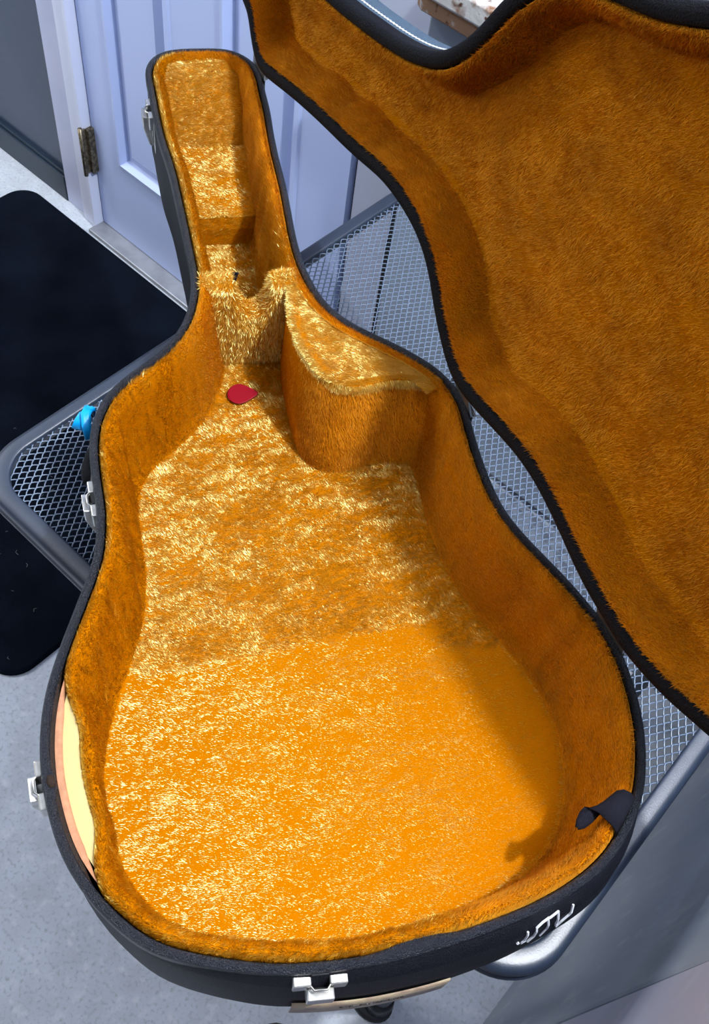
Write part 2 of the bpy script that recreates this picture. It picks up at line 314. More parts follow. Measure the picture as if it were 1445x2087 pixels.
# near-left corner is seen at image left: mat edge runs along y, its rounded corner points at the camera
P0 = rrect(-1.70+1.2, .205-.6, -.730+1.2, .985-.6, .05)
def rz(P, z, k=0):
    P = np.array(P); c = P.mean(0); v = P - c; 
    return [(*(p - np.sign(p - c)*k), z) for p in P]
# mat reaches from the wall side to the camera side; its long edge lies near the wall
mb = MB().rings([rz(P0, 0), rz(P0, .006), rz(P0, .009, .004)], True, False, True)
mo = B_(mb, 'mat_body', M_mat, mt, smooth=False)
lm = MB()
for i in range(46):
    x = random.uniform(.05, .44); y = random.uniform(-.38, -.05); a = random.uniform(0, 6.28); l = random.uniform(.002, .006)
    lm.tube([(x, y, .0125), (x + l*math.cos(a), y + l*math.sin(a), .014), (x + 1.8*l*math.cos(a+.6), y + 1.8*l*math.sin(a+.6), .0125)], .0003, 4)
B_(lm, 'lint', M_lint, mt, kind='stuff', label='pale lint specks caught in the mat')

# ================================================================ TABLE
TX0, TX1, TY0, TY1, TZ = -.616, .100, .222, .935, .713
tb = thing('mesh_table', 'square grey metal table with expanded mesh top and rounded corners under the open case', 'table', ((TX0+TX1)/2, (TY0+TY1)/2, 0))
ox, oy = (TX0+TX1)/2, (TY0+TY1)/2
hx, hy = (TX1-TX0)/2, (TY1-TY0)/2
def trr(k, z): return [(x, y, z) for x, y in rrect(-hx+k, -hy+k, hx-k, hy-k, .060-k*.75, 14)]
prof = [(.0195, TZ-.006), (.0192, TZ-.001), (.0180, TZ-.0004), (.0165, TZ), (.008, TZ-.0002), (.0045, TZ-.001), (.0012, TZ-.0045), (.0, TZ-.009), (.001, TZ-.015), (-.0005, TZ-.0165), (-.0012, TZ-.019), (-.0005, TZ-.0215), (.002, TZ-.0225), (.010, TZ-.021), (.018, TZ-.016), (.0195, TZ-.006)]
B_(MB().rings([trr(k, z) for k, z in prof]), 'frame_rail', M_table, tb, smooth=True)
# expanded mesh
A_ = np.array([.0041, .0065]); Bv = np.array([.0043, -.0066])
X_, Y_ = hx-.0158, hy-.0158
ii, jj = np.meshgrid(np.arange(-130, 131), np.arange(-130, 131)); ii = ii.ravel(); jj = jj.ravel()
nod = ii[:, None]*A_ + jj[:, None]*Bv
def inside(q):
    r = .05; ax_ = np.maximum(np.abs(q[:, 0]) - (X_-r), 0); ay_ = np.maximum(np.abs(q[:, 1]) - (Y_-r), 0)
    return np.hypot(ax_, ay_) < r
def strands(d, bow):
    keep = inside(nod) & inside(nod + d); p = nod[keep]; q = p + d; n = len(p)
    pd = np.array([-d[1], d[0]])/np.linalg.norm(d)
    mid = (p+q)/2 + pd*bow
    w, h = .00075, .0007
    zc = [TZ-.0055 + .0007, TZ-.0055, TZ-.0055 - .0007] if bow > 0 else [TZ-.0055 + .0007, TZ-.0050, TZ-.0055 - .0007]
    V = np.zeros((n, 3, 4, 3))
    for k, c in enumerate((p, mid, q)):
        for j, (sx, sz) in enumerate(((1, 0), (0, 1), (-1, 0), (0, -1))):
            V[:, k, j, :2] = c + pd*w*sx; V[:, k, j, 2] = zc[k] + h*sz
    F = []
    base = np.arange(n)*12
    for k in (0, 1):
        for j in range(4):
            a = k*4 + j; b = k*4 + (j+1) % 4
            F.append(np.stack([base+a, base+b, base+b+4, base+a+4], 1))
    return V.reshape(-1, 3), np.concatenate(F)
V1_, F1_ = strands(A_, .0005); V2_, F2_ = strands(Bv, -.0005)
VV = np.vstack([V1_, V2_]); FF = np.vstack([F1_, F2_ + len(V1_)])
me = bpy.data.meshes.new('expanded_mesh'); me.vertices.add(len(VV)); me.vertices.foreach_set('co', VV.reshape(-1))
me.loops.add(FF.size); me.loops.foreach_set('vertex_index', FF.reshape(-1).astype(np.int32))
me.polygons.add(len(FF)); me.polygons.foreach_set('loop_start', np.arange(0, FF.size, 4, dtype=np.int32)); me.update(calc_edges=True)
me.polygons.foreach_set('use_smooth', [True]*len(me.polygons))
me.materials.append(M_mesh); mo = bpy.data.objects.new('expanded_mesh', me); COL.objects.link(mo); mo.parent = tb; mo['kind'] = 'stuff'
for (lx, ly) in ((1, -1), (-1, -1), (-1, 1), (1, 1)):
    x = lx*(hx-.079) if lx > 0 else -hx+.18; y = ly*(hy-.052) if lx > 0 or ly > 0 else -hy+.20
    lo = B_(MB().tube([(x, y, TZ-.02), (x, y, .3), (x, y, .02)], .015, 16), 'leg', M_table, tb, smooth=True)
    B_(MB().tube([(x, y, .0), (x, y, .05)], [.024, .018], 20), 'rubber_foot', M_rubber, lo, smooth=True)
    if lx > 0 and ly < 0:
        B_(MB().rings([[(x-.008+.034*math.cos(t*math.pi/12)*s, y-.006+.026*math.sin(t*math.pi/12)*s, z) for t in range(24)] for s, z in ((1, .001), (1, .006), (.8, .010))], True, True, True), 'foot_pad', M_rubber, lo, smooth=True)

# ================================================================ GREY CABINETS, BARS
gc = thing('tall_cabinet', 'large dull grey cabinet with flat side standing right of the table', 'cabinet', (.45, .62, 0))
B_(MB().box((.151-.45, .283-.62, 0), (.36, 1.02-.62, .90)), 'cabinet_body', M_greycab, gc, bevel=.004)
lp = MB()
prof2 = [(.151-.45+.006, .0), (.151-.45+.003, .25), (.151-.45, .6), (.151-.45-.002, 1.15)]
lp.rings([[(x, .279-.62, z), (x, -.3-.62, z), (x+.02, -.3-.62, z), (x+.02, .279-.62, z)] for x, z in prof2], True, True, True)
B_(lp, 'side_panel', M_palepanel, gc, label='paler lavender grey panel at the near end of the cabinet')
sc2 = thing('low_cabinet', 'slim grey cabinet against the back wall with rusty bars on top', 'cabinet', (-.3, .99, 0))
bx = MB(); bx.box((-.668+.3, .978-.99, .215), (.08+.3, 1.03-.99, .901)); bx.box((-.660+.3, .984-.99, .205), (.07+.3, 1.03-.99, .215)); B_(bx, 'cabinet_body', mat('slim_cabinet_paint', (.26, .31, .39), .45), sc2, bevel=.003)
B_(MB().box((-.668+.3, .978-.99, 0), (.08+.3, 1.03-.99, .200)), 'plinth', mat('plinth_paint', (.40, .45, .55), .5, noise=(60, (.2, .23, .3), .45, .6, 4)), sc2, bevel=.003)
B_(MB().box((-.690+.3, 1.0-.99, 0), (-.668+.3, 1.035-.99, .62)), 'gap_strip', M_dark, sc2)
def bar(name, x0, x1, y0, y1, z0, z1, m, label, rad):
    R = []
    for x, s in ((x0, .55), (x0+rad*.35, .85), (x0+rad, 1), ((x0+x1)/2, 1), (x1, 1)):
        cz, cy, hz_, hy_ = (z0+z1)/2, (y0+y1)/2, (z1-z0)/2*s, (y1-y0)/2*s
        e = .25
        R.append([(x-(x0+x1)/2, cy+a*hy_-(y0+y1)/2, cz+b*hz_-z0) for a, b in ((-1, -1+e), (-1, 1-e), (-1+e/3, 1), (1-e/3, 1), (1, 1-e), (1, -1+e), (1-e/3, -1), (-1+e/3, -1))])
    o = B_(MB().rings(R, True, True, True), name, m, None, bevel=.001); o.location = ((x0+x1)/2, (y0+y1)/2, z0); return o
tag(bar('metal_bar', -.686, -.42, .960, 1.03, .902, .921, M_rustbrown, '', .014), 'rust-brown painted metal bar with rounded end, lower of two stacked bars', 'metal bar')
tag(bar('metal_bar', -.672, -.40, .956, 1.03, .9225, .952, M_rustbar, '', .002), 'white painted metal bar with rust stains, upper of two stacked bars', 'metal bar')

# ================================================================ SHOE TOES AT THE BOTTOM EDGE
def toe(name, x, y, ang, w, l, h, m):
    R = []
    for t in np.linspace(0, 1, 14):
        s = math.sin(min(t*1.25, 1)*math.pi/2)**.6 if t > 0 else .02
        s = max(s, .02); r = []
        for k in range(20):
            a = 2*math.pi*k/20; px = w/2*s*math.cos(a); pz = h*(.55+.45*t)*s*max(math.sin(a), -.0)
            r.append((px, -l*t, pz + (.0 if math.sin(a) > 0 else 0)))
        R.append(r)
    o = B_(MB().rings(R, True, True, True), 'upper', m, None, smooth=True)
    return o
for (x, y, ang, m, lab) in ((-.040, .162, .15, M_maroon, 'maroon cloth slipper toe on the concrete at the bottom edge'), (.048, .190, .25, M_lilac, 'pale lilac slipper toe on the concrete beside the black table foot')):
    t = thing('slipper', lab, 'slipper', (x, y, 0), ang)
    u = toe('slipper', 0, 0, 0, .085, .24, .045, m); u.parent = t; u.location = (0, 0, .008)
    B_(MB().rings([[( .045*math.cos(k*math.pi/10)*(1 if i else 1), .004 + (-.12 if math.sin(k*math.pi/10) < 0 else .0) + .04*math.sin(k*math.pi/10) - .04, z) for k in range(20)] for i, z in enumerate((0, .008))], True, True, True), 'sole', M_rubber, t)

# ================================================================ GUITAR CASE
S = .72
DV = np.array([-.916903690, .399108536]); h0 = np.array([-.02952878, .4735416])
CD = .117
case = thing('guitar_case', 'open black hard guitar case lined with golden plush lying on the mesh table', 'guitar case', (h0[0], h0[1], CAMZ-.837), math.atan2(DV[1], DV[0]))
BP = np.array(BASE, float).reshape(-1, 2)/1e4
LP = np.array(LID, float).reshape(-1, 2)/1e4
NB = len(BP)
def normals(P):
    T = np.roll(P, -1, 0) - np.roll(P, 1, 0); T /= np.linalg.norm(T, axis=1)[:, None] + 1e-12
    return np.stack([T[:, 1], -T[:, 0]], 1)
# outline runs clockwise: make 'normals' point inwards
if (((BP + normals(BP)*.002) - BP.mean(0))**2).sum() > ((BP - BP.mean(0))**2).sum():
    _norm0 = normals; normals = lambda P: -_norm0(P)
def inset(P, dist, step=.001):
    Q = P.copy(); k = max(1, int(math.ceil(abs(dist)/step)))
    for _ in range(k):
        N = normals(Q); Q = Q + N*(dist/k)
        if dist > 0:
            a = (np.roll(Q, 1, 0) + np.roll(Q, -1, 0))/2 - Q
            T = np.stack([-N[:, 1], N[:, 0]], 1); Q = Q + T*((a*T).sum(1)*.5)[:, None] + a*.10
    return Q
_cache = {}
def ins(d, P=None):
    key = round(d, 5)
    if key not in _cache: _cache[key] = inset(BP, d)
    return _cache[key]
Z0 = CD                      # rim height in the case's own frame
def r3(P, z): return np.column_stack([P, np.full(len(P), z) + Z0 if np.isscalar(z) else z + Z0])
# flare of the shell below the rim around the lower bout
No = -normals(BP)
g = np.clip((No @ np.array([-.85, -.5]) - .2)/.6, 0, 1)*np.clip((.02 - BP[:, 0])/.05, 0, 1)
g = g*sm(BP[:, 1], .015, .10)
g = np.convolve(np.r_[g[-4:], g, g[:4]], np.ones(9)/9, 'valid')
def flare(k): return BP + No*(g*.014*k)[:, None]
B_(MB().rings([r3(inset(BP, .004), -.001), r3(BP+No*.0002, -.004), r3(flare(.7), -.02), r3(flare(1), -.05), r3(flare(.95), -.085), r3(flare(.9), -.105), r3(inset(flare(.9), .003), -.112), r3(inset(flare(.9), .009), -CD+.0005)], True, False, True),
   'shell', M_tolex, case, smooth=True)
def binding(P, z, w0, w1, h, up=1):
    R = []
    for k in range(9):
        a = math.pi*k/8; d = (w0+w1)/2 - (w1-w0)/2*math.cos(a)
        R.append(np.column_stack([inset(P, d) if d > 0 else P - normals(P)*(-d), np.full(len(P), z + up*h*math.sin(a))]))
    return R
R = binding(BP, Z0-.003, -.0012, .0062, .0042)
R.insert(0, np.column_stack([BP + No*.0012, np.full(NB, Z0-.012)]))
# one lump of thick, spilled binding near the front latch
ws = np.exp(-((BP[:, 1]-.262)/.020)**2)*(BP[:, 0] < -.1)
for k in range(5, 10): R[k][:, :2] += (normals(BP)*(ws*.006)[:, None]); 
ws2 = np.exp(-((BP[:, 0]-.050)/.007)**2)*(BP[:, 1] > .4)
for k in range(7, 10): R[k][:, :2] += (normals(BP)*(ws2*.004)[:, None])
B_(MB().rings(R), 'rim_binding', M_bind, case, smooth=True)

# lining wall -----------------------------------------------------------
u_, v_ = BP[:, 0], BP[:, 1]
foamw = sm(u_, -.045, .015)*(1 - sm(u_, .085, .145))*(v_ > .33)       # where the plush has come away from the foam
leftw = (v_ > .30)*sm(u_, -.1, .05)*(1 - sm(u_, .36, .42))
spec_ = [(.0078, -.010), (.0078, -.004), (.0095, .0005), (.013, .0015), (.0165, -.002), (.0195, -.010), (.0215, -.024), (.0235, -.045), (.0265, -.070), (.0285, -.092), (.0305, -.103), (.034, -.108)]
LR = []
s_ = np.r_[0, np.cumsum(np.hypot(*np.diff(BP, axis=0).T))]
for k, (dd, zz) in enumerate(spec_):
    Q = ins(dd)
    top = 1 - k/(len(spec_)-1)
    wr = .0016*np.sin(s_*95 + 3*np.sin(s_*31) + k*.25)*np.clip(top*1.3, 0, 1)*(k > 3)*(1-top*.3)
    wl = leftw*.0035*(np.sin(s_*60+k*.5) + .6*np.sin(s_*141+1.7*k*.3))*math.sin(math.pi*min(1, max(0, (k-3)/8)))
    extra = foamw*.0195*min(1, top*1.5)
    z = np.full(NB, zz) - foamw*(.004 if k < 5 else 0)
    LR.append(np.column_stack([Q + normals(Q)*(wr + wl + extra)[:, None], z + Z0]))
lining = B_(MB().rings([list(map(tuple, r)) for r in LR]), 'wall_lining', M_backing, case, smooth=True)
flo = B_(MB().rings([r3(ins(.031), -.1075), r3(ins(.036), -.1085)], True, False, True), 'floor_lining', M_backing, case, smooth=False)
cen = lambda P: np.column_stack([P[:, 0]*0 + np.clip(P[:, 0], .0, .8), .17 + .0*P[:, 0], np.full(len(P), Z0+.1)])
upv = lambda P: np.column_stack([P[:, :2], P[:, 2] + .5])
def lay_floor(P, N):
    L = np.tile(np.array([.35, .94, 0.]), (len(P), 1)); return L
def brushed(P):      # the lower half has been stroked flat, the rest stands rougher
    v = P[:, 1]; e = P[:, 0] - (.112 + .15*(v-.12) - .05*sm(-v, -.12, -.07) + .16*sm(v, .36, .43) + .012*vnoise(P, 22, 7) + .006*vnoise(P, 110, 8)); f = sm(e, -.006, .010)
    return .06 + .42*f, .45 + 1.0*f
def rough_(P): return (brushed(P)[0]-.06)/.42
def lay_wall(P, N):
    t = np.cross(N, [0, 0, 1.]); t /= np.linalg.norm(t, axis=1)[:, None] + 1e-9
    return t*.5 + np.array([0, 0, .75])
# 'in' direction for walls: towards the nearest point of the deep inset outline
core = ins(.05)[::4]
def inward(P):
    d = ((P[:, None, 0]-core[None, :, 0])**2 + (P[:, None, 1]-core[None, :, 1])**2).argmin(1)
    return np.column_stack([core[d], np.full(len(P), Z0+.03)])
QF = globals().get('QF', 1.0)
pile(flo, int(620000*QF), .0050, .00052, lay_floor, brushed, m=M_pile, spread=lambda P: .17 + .12*rough_(P), napn=lambda P: .13 + .27*rough_(P), nap=lambda P: np.array([-.13, -.02, 0]) + rough_(P)[:, None]*np.array([-.27, .0, 0]), inward=upv, freq=np.array([95., 40., 60.]), rnd=lambda P: .14 + .22*rough_(P))
def inw(P):
    out = np.empty((len(P), 3)); 
    for i in range(0, len(P), 50000): out[i:i+50000] = inward(P[i:i+50000])
    return out
rightside = lambda P, N: sm(-P[:, 1], -.26, -.19)*(P[:, 0] < .5) + (P[:, 0] >= .5)*sm(-P[:, 1], -.10, -.06)
pile(lining, int(270000*QF), .0054, .00055, lay_wall, .24, m=M_shadepile, inward=inw, freq=np.array([30., 30., 20.]), rnd=.18, patch=.6, spread=.25, napn=.12, sel=rightside)
pile(lining, int(290000*QF), .0056, .00052, lay_wall, lambda P: (.26, .8), sel=lambda P, N: 1.0001 - rightside(P, N), m=M_pile, inward=inw, freq=np.array([60., 60., 13.]), rnd=.20, spread=.3, napn=lambda P: .12 + 1.0*sm(P[:, 1], .2, .28))

# torn-open patch: glue strip, ply edge, foam
idx = np.where((u_ > -.052) & (u_ < .150) & (v_ > .33))[0]
idx = idx[np.argsort(u_[idx])]
def strip(d0, d1, z0, z1, wmin=0.0, name='', m=None, lab=None):
    wgt = foamw[idx]; A = inset(BP, d0)[idx]; Nn = normals(BP)[idx]
    A = BP[idx] + Nn*d0; Bq = BP[idx] + Nn*(d0 + (d1-d0)*np.clip(wgt*1.3+.05, 0, 1))[:, None]
    R = [np.column_stack([A, np.full(len(A), z1+Z0)]), np.column_stack([A*.5+Bq*.5, np.full(len(A), z0+Z0+.0012)]), np.column_stack([Bq, np.full(len(A), z0+Z0)]), np.column_stack([Bq, np.full(len(A), z0+Z0-.05)])]
    return B_(MB().rings([list(map(tuple, r)) for r in R], False), name, m, case, smooth=True, label=lab)
strip(.005, .0115, -.006, -.003, name='glue_residue', m=M_glue, lab='dark brown glue strip inside the rim')
strip(.0095, .0150, -.005, -.004, name='plywood_edge', m=M_ply, lab='bare pinkish plywood edge')
strip(.0138, .0300, -.007, -.006, name='foam_padding', m=M_foam, lab='exposed pale yellow foam')
B_(MB().rings([[(.0505+r*math.cos(t*math.pi/6)*1.5, .461-.0006+r*math.sin(t*math.pi/6), Z0+z) for t in range(12)] for r, z in ((.004, -.004), (.0034, .001), (.0015, .0025))], True, False, True), 'glue_blob', M_glue, case, smooth=True, label='dried black glue blob on the rim')

# neck cradle -----------------------------------------------------------
def pt(u, v): return np.array([u*S, v*S])
fl, fr = pt(.669, .270), pt(.636, .140)        # front face line at the floor (left, right in the photo)
ax_n = (pt(1.16, .10) - pt(.66, .215)); ax_n /= np.linalg.norm(ax_n)
Wc = np.linalg.norm(fr-fl); cw = (fr-fl)/Wc
def cprof(n=44):
    out = []
    for i in range(n):
        t = i/(n-1); w = t*Wc
        a, b = .34, .76
        zt = .003 - .0*t
        if a < t < b:
            q = (t-a)/(b-a); zt = .003 - .040*(math.sin(math.pi*q)**.62)
        out.append((w, zt))
    return out
cp = cprof(); Rr = []
for (off, dz, zb) in ((0, -.112, True), (0, -.085, False), (.000, -.05, False), (.001, -.020, False), (.004, -.006, False), (.009, -.001, False), (.018, 0, False), (.027, -.001, False), (.032, -.006, False), (.034, -.02, False), (.034, -.05, False), (.034, -.112, True)):
    row = []
    for (w, zt) in cp:
        p = fl + cw*w + ax_n*off
        z = -.109 if zb else max(-.108, zt + dz) if dz > -.03 else min(zt-.021, dz if dz != -.05 else -.05-.01)
        if not zb and dz <= -.03: z = min(zt - .022, dz)
        row.append((p[0], p[1], Z0 + z))
    Rr.append(row)
cradle = B_(MB().rings(Rr, False), 'neck_cradle', M_backing, case, smooth=True)
def lay_up(P, N): 
    t = np.cross(N, [0, 0, 1.]); t /= np.linalg.norm(t, axis=1)[:, None] + 1e-9
    return t*.2 - np.array([0, 0, .8])
def cinw(P): return np.column_stack([P[:, 0] + np.where((P[:, :2]-fl) @ ax_n > .017, .2, -.2)*ax_n[0]*1, P[:, 1] + np.where((P[:, :2]-fl) @ ax_n > .017, .2, -.2)*ax_n[1], P[:, 2] + .12])
pile(cradle, int(90000*QF), .0058, .00055, lay_up, .35, m=M_pile, inward=cinw, freq=60, rnd=.3, patch=.9)
tb_ = MB().box((-.0035, -.0008, -.012), (.0035, .0008, .002))
q = fl + cw*(.36*Wc+.003) + ax_n*.037
bt = B_(tb_, 'pull_tab', M_strap, case, label='small black tab behind the cradle'); bt.location = (q[0], q[1], Z0-.010); bt.rotation_euler = (0, .25, math.atan2(cw[1], cw[0])+.15)

# headstock shelf and sloped end pad -------------------------------------
def block(rings_uvz, name, n, cap=True, lay=None, length=.0055):
    R = [[(p[0]*S, p[1]*S, Z0+p[2]) for p in r] for r in rings_uvz]
    o = B_(MB().rings(R, False), name, M_backing, case, smooth=False)
    md = o.modifiers.new('b', 'BEVEL'); md.width = .003; md.segments = 2
    pile(o, int(n*QF), length, .00055, lay or (lambda P, N: np.tile([.15, 1., 0.0], (len(P), 1))), .15, m=M_pile,
         inward=lambda P: P + np.array([-.25, .05, .4]), freq=55, rnd=.25, patch=.7, nap=lambda P: np.array([-.6, .06, 0]), spread=.25)
    return o
def row(u0, v0, u1, v1, z, k=8, sag=0):
    return [(u0 + (u1-u0)*i/k, v0 + (v1-v0)*i/k, z - sag*math.sin(math.pi*i/k)) for i in range(k+1)]
block([row(.928, .216, .894, .073, -.108), row(.930, .216, .896, .073, -.085), row(.936, .215, .902, .071, -.070), row(.99, .207, .955, .058, -.0685), row(1.05, .197, 1.02, .044, -.069), row(1.16, .178, 1.12, .022, -.069)], 'headstock_shelf', 60000)
block([row(1.105, .187, 1.070, .034, -.075), row(1.118, .183, 1.083, .030, -.066), row(1.150, .175, 1.125, .022, -.040), row(1.185, .160, 1.165, .020, -.014), row(1.205, .145, 1.190, .03, -.004), row(1.222, .14, 1.212, .045, -.006)], 'headstock_pad', 60000, length=.0065)

# accessory box ----------------------------------------------------------
def boxring(pts, d, z, shrink=0):
    free = [pt(*p) for p in pts]
    Q = ins(d); m = (Q[:, 1] < .2*S) & (Q[:, 0] > .395*S) & (Q[:, 0] < .668*S)
    i_ = np.where(m)[0]; seg = Q[i_]; seg = seg[np.argsort(seg[:, 0])]
    k = 26; si = np.linspace(0, len(seg)-1, k).round().astype(int); seg = seg[si]
    # resample the free side
    L = np.r_[0, np.cumsum([np.linalg.norm(free[i+1]-free[i]) for i in range(len(free)-1)])]; F_ = np.array(free)
    t = np.linspace(0, L[-1], 60); fr_ = np.stack([np.interp(t, L, F_[:, j]) for j in (0, 1)], 1)
    kk = np.array([.1, .2, .4, .2, .1]); 
    for _ in range(3):
        pad = np.vstack([fr_[:1]]*2 + [fr_] + [fr_[-1:]]*2); fr2 = sum(w*pad[j:j+60] for j, w in enumerate(kk)); fr2[0] = fr_[0]; fr2[-1] = fr_[-1]; fr_ = fr2
    P = np.vstack([fr_, seg])
    if shrink:
        T = np.roll(P, -1, 0)-np.roll(P, 1, 0); T /= np.linalg.norm(T, axis=1)[:, None]+1e-9; Nn = np.stack([-T[:, 1], T[:, 0]], 1)
        A = .5*np.sum(P[:, 0]*np.roll(P[:, 1], -1)-P[:, 1]*np.roll(P[:, 0], -1))
        P = P + Nn*(shrink if A > 0 else -shrink)
    return [(x, y, Z0+z) for x, y in P]
botp = [(.655, .150), (.60, .172), (.53, .188), (.475, .199), (.445, .196), (.427, .182), (.417, .160), (.413, .135), (.415, .105), (.412, .085), (.402, .062), (.392, .045)]
topp = [(.668, .135), (.625, .160), (.58, .174), (.53, .178), (.49, .174), (.462, .164), (.446, .145), (.440, .12), (.440, .095), (.436, .07), (.424, .045), (.405, .024)]
lerp = lambda t: [(a[0]*(1-t)+b[0]*t, a[1]*(1-t)+b[1]*t) for a, b in zip(botp, topp)]
abr = [boxring(botp, .022, -.109), boxring(lerp(.15), .021, -.085), boxring(lerp(.4), .019, -.055), boxring(lerp(.75), .016, -.025), boxring(lerp(.97), .011, -.008), boxring(topp, .010, -.002, .002), boxring(topp, .010, .0005, .006), boxring(topp, .012, -.001, .014)]
abx = B_(MB().rings(abr, True, False, True), 'accessory_box', M_backing, case, smooth=True, label='raised plush-covered accessory box')
bc = pt(.54, .10)
def bout(P):
    top = P[:, 2] > Z0-.006
    c = np.column_stack([P[:, 0] + (P[:, 0]-bc[0])*5, P[:, 1] + (P[:, 1]-bc[1])*5, P[:, 2]+.05])
    c[top] = P[top] + np.array([0, 0, 1.]); return c
def lay_box(P, N):
    t = np.tile(np.array([-.85, .1, -.25]), (len(P), 1)); t[N[:, 2] > .6] = (.15, 1, 0); return t
pile(abx, int(80000*QF), .0056, .00055, lay_box, .25, m=M_pile, inward=bout, freq=50, rnd=.2, patch=.5, spread=.22, napn=.22, nap=lambda P: np.array([[-.42, .05, 0]]), sel=lambda P, N: (P[:, 2] > Z0-.010)*1.)
pile(abx, int(110000*QF), .0050, .00055, lay_box, .16, m=M_shadepile, inward=bout, freq=30, rnd=.13, patch=.4, spread=.15, napn=.10, sel=lambda P, N: (P[:, 2] <= Z0-.010)*1.)

# metalwork ---------------------------------------------------------------
def at_outline(u, v, P=BP):
    i = ((P - np.array([u, v]))**2).sum(1).argmin(); n = -normals(P)[i]; return P[i], n, i
def frame(u, v):
    p, n, i = at_outline(u, v); t = np.array([-n[1], n[0]])
    return lambda q: (p[0] + t[0]*q[0] + n[0]*q[1], p[1] + t[1]*q[0] + n[1]*q[1], Z0 + q[2])
lat = [((.392, .504), 'nickel latch at the waist', 1), ((.076, .659), 'nickel latch beside the torn lining', 1), ((-.199, .455), 'nickel latch at the front end', 1), ((1.105, .206), 'nickel latch on the neck end', 1)]
for (uv, lab, sgn) in lat:
    T0_ = frame(uv[0]*S, uv[1]*S); T = lambda q, T0_=T0_, kk=(1 if uv[1] == .455 else .75): T0_((q[0], q[1]*kk, q[2]))
    pl = B_(MB().box((-.0195, -.0005, -.058), (.0195, .0014, -.008), T), 'latch', M_nickel, case, bevel=.0006, label=lab)
    for s in (-1, 1):
        a, b = sorted((s*.0062, s*.0190))
        B_(MB().box((a, .0, -.026), (b, .0080, -.0085), T), 'bracket', M_nickel, pl, bevel=.0012)
    B_(MB().tube([T(q) for q in ((-.0125, .0065, -.0105), (-.007, .0070, -.0100), (-.0045, .0105, -.0100), (.0045, .0105, -.0100), (.007, .0070, -.0100), (.0125, .0065, -.0105))], .0010, 6), 'wire_bail', M_nickel, pl, smooth=True)
    B_(MB().rings([[T(q) for q in r] for r in (
        [(-.0095, .0085, -.0150), (.0095, .0085, -.0150), (.0095, .0165, -.0135), (-.0095, .0165, -.0135)],
        [(-.0095, .0060, -.0300), (.0095, .0060, -.0300), (.0095, .0168, -.0280), (-.0095, .0168, -.0280)],
        [(-.0080, .0025, -.0520), (.0080, .0025, -.0520), (.0080, .0085, -.0530), (-.0080, .0085, -.0530)],
        [(-.0070, .0020, -.0560), (.0070, .0020, -.0560), (.0070, .0045, -.0560), (-.0070, .0045, -.0560)])], True, True, True), 'lever', M_nickel, pl, bevel=.0010)
    B_(MB().box((-.0058, -.0002, -.030), (.0058, .0020, -.004), T), 'strike_recess', M_dark, pl)
for uv, lab in (((.375, -.004), 'steel hinge by the accessory box'), ((.002, -.003), 'steel hinge at the lower bout'), ((1.150, -.002), 'steel hinge at the neck end')):
    T = frame(uv[0]*S, uv[1]*S)
    hn = B_(MB().box((-.0215, .0000, -.030), (.0215, .0013, -.002), T), 'hinge', M_brass, case, label=lab)
    B_(MB().tube([T((x, .0030, .001)) for x in (-.0215, -.0075, -.0074, .0074, .0075, .0215)], .0021, 10), 'knuckle', M_nickel, hn, smooth=True)
# handle
hp = []
for k in range(15):
    t = k/14; uu = (.595 - .125*t)*S
    cand = [(abs(BP[i, 0]-uu), i) for i in range(NB) if BP[i, 1] > .30]; i = min(cand)[1]
    hp.append((BP[i], -normals(BP)[i], math.sin(math.pi*t)))
B_(MB().tube([(p[0]+n[0]*(.004+.009*min(1, s*1.5)), p[1]+n[1]*(.004+.009*min(1, s*1.5)), Z0-.078) for p, n, s in hp], [.006+.003*s for _, _, s in hp], 10), 'handle', M_tolex, case, smooth=True, label='black carrying handle')
for k in (0, 14):
    p, n, s = hp[k]; tt = np.array([-n[1], n[0]])
    B_(MB().box((-.012, 0, -.090), (.012, .008, -.066), lambda q, p=p, n=n, tt=tt: (p[0]+tt[0]*q[0]+n[0]*q[1], p[1]+tt[1]*q[0]+n[1]*q[1], Z0+q[2])), 'handle_mount', M_rubber, case, bevel=.002)

# torn black strap end inside the lower bout
rows = []
for (cu_, cv_, w_, z_, au, av) in ((-.200, .100, .0160, -.002, -.6, 1), (-.197, .101, .0160, .0055, -.6, 1), (-.191, .104, .0155, .0085, -.6, 1), (-.184, .108, .0145, .0085, -.55, 1), (-.178, .112, .012, .006, -.4, 1), (-.176, .118, .0085, .002, -.1, 1), (-.177, .126, .0065, -.002, .6, .8), (-.181, .136, .0055, -.005, 1, .4), (-.185, .145, .0035, -.006, 1, .3), (-.187, .150, .0006, -.007, 1, .2)):
    c = pt(cu_+.010, cv_+.006); t_ = np.array([au, av]); t_ = t_/np.linalg.norm(t_)
    t_ = np.array([t_[0], t_[1]])
    rows.append([(c[0]-t_[0]*w_, c[1]-t_[1]*w_, Z0+z_), (c[0]-t_[0]*w_*.3, c[1]-t_[1]*w_*.3, Z0+z_+.0015), (c[0]+t_[0]*w_*.4, c[1]+t_[1]*w_*.4, Z0+z_+.001), (c[0]+t_[0]*w_, c[1]+t_[1]*w_, Z0+z_)])
so = B_(MB().rings(rows, False), 'strap', M_strap, case, smooth=True, label='torn black lid strap')
md = so.modifiers.new('s', 'SOLIDIFY'); md.thickness = .0016

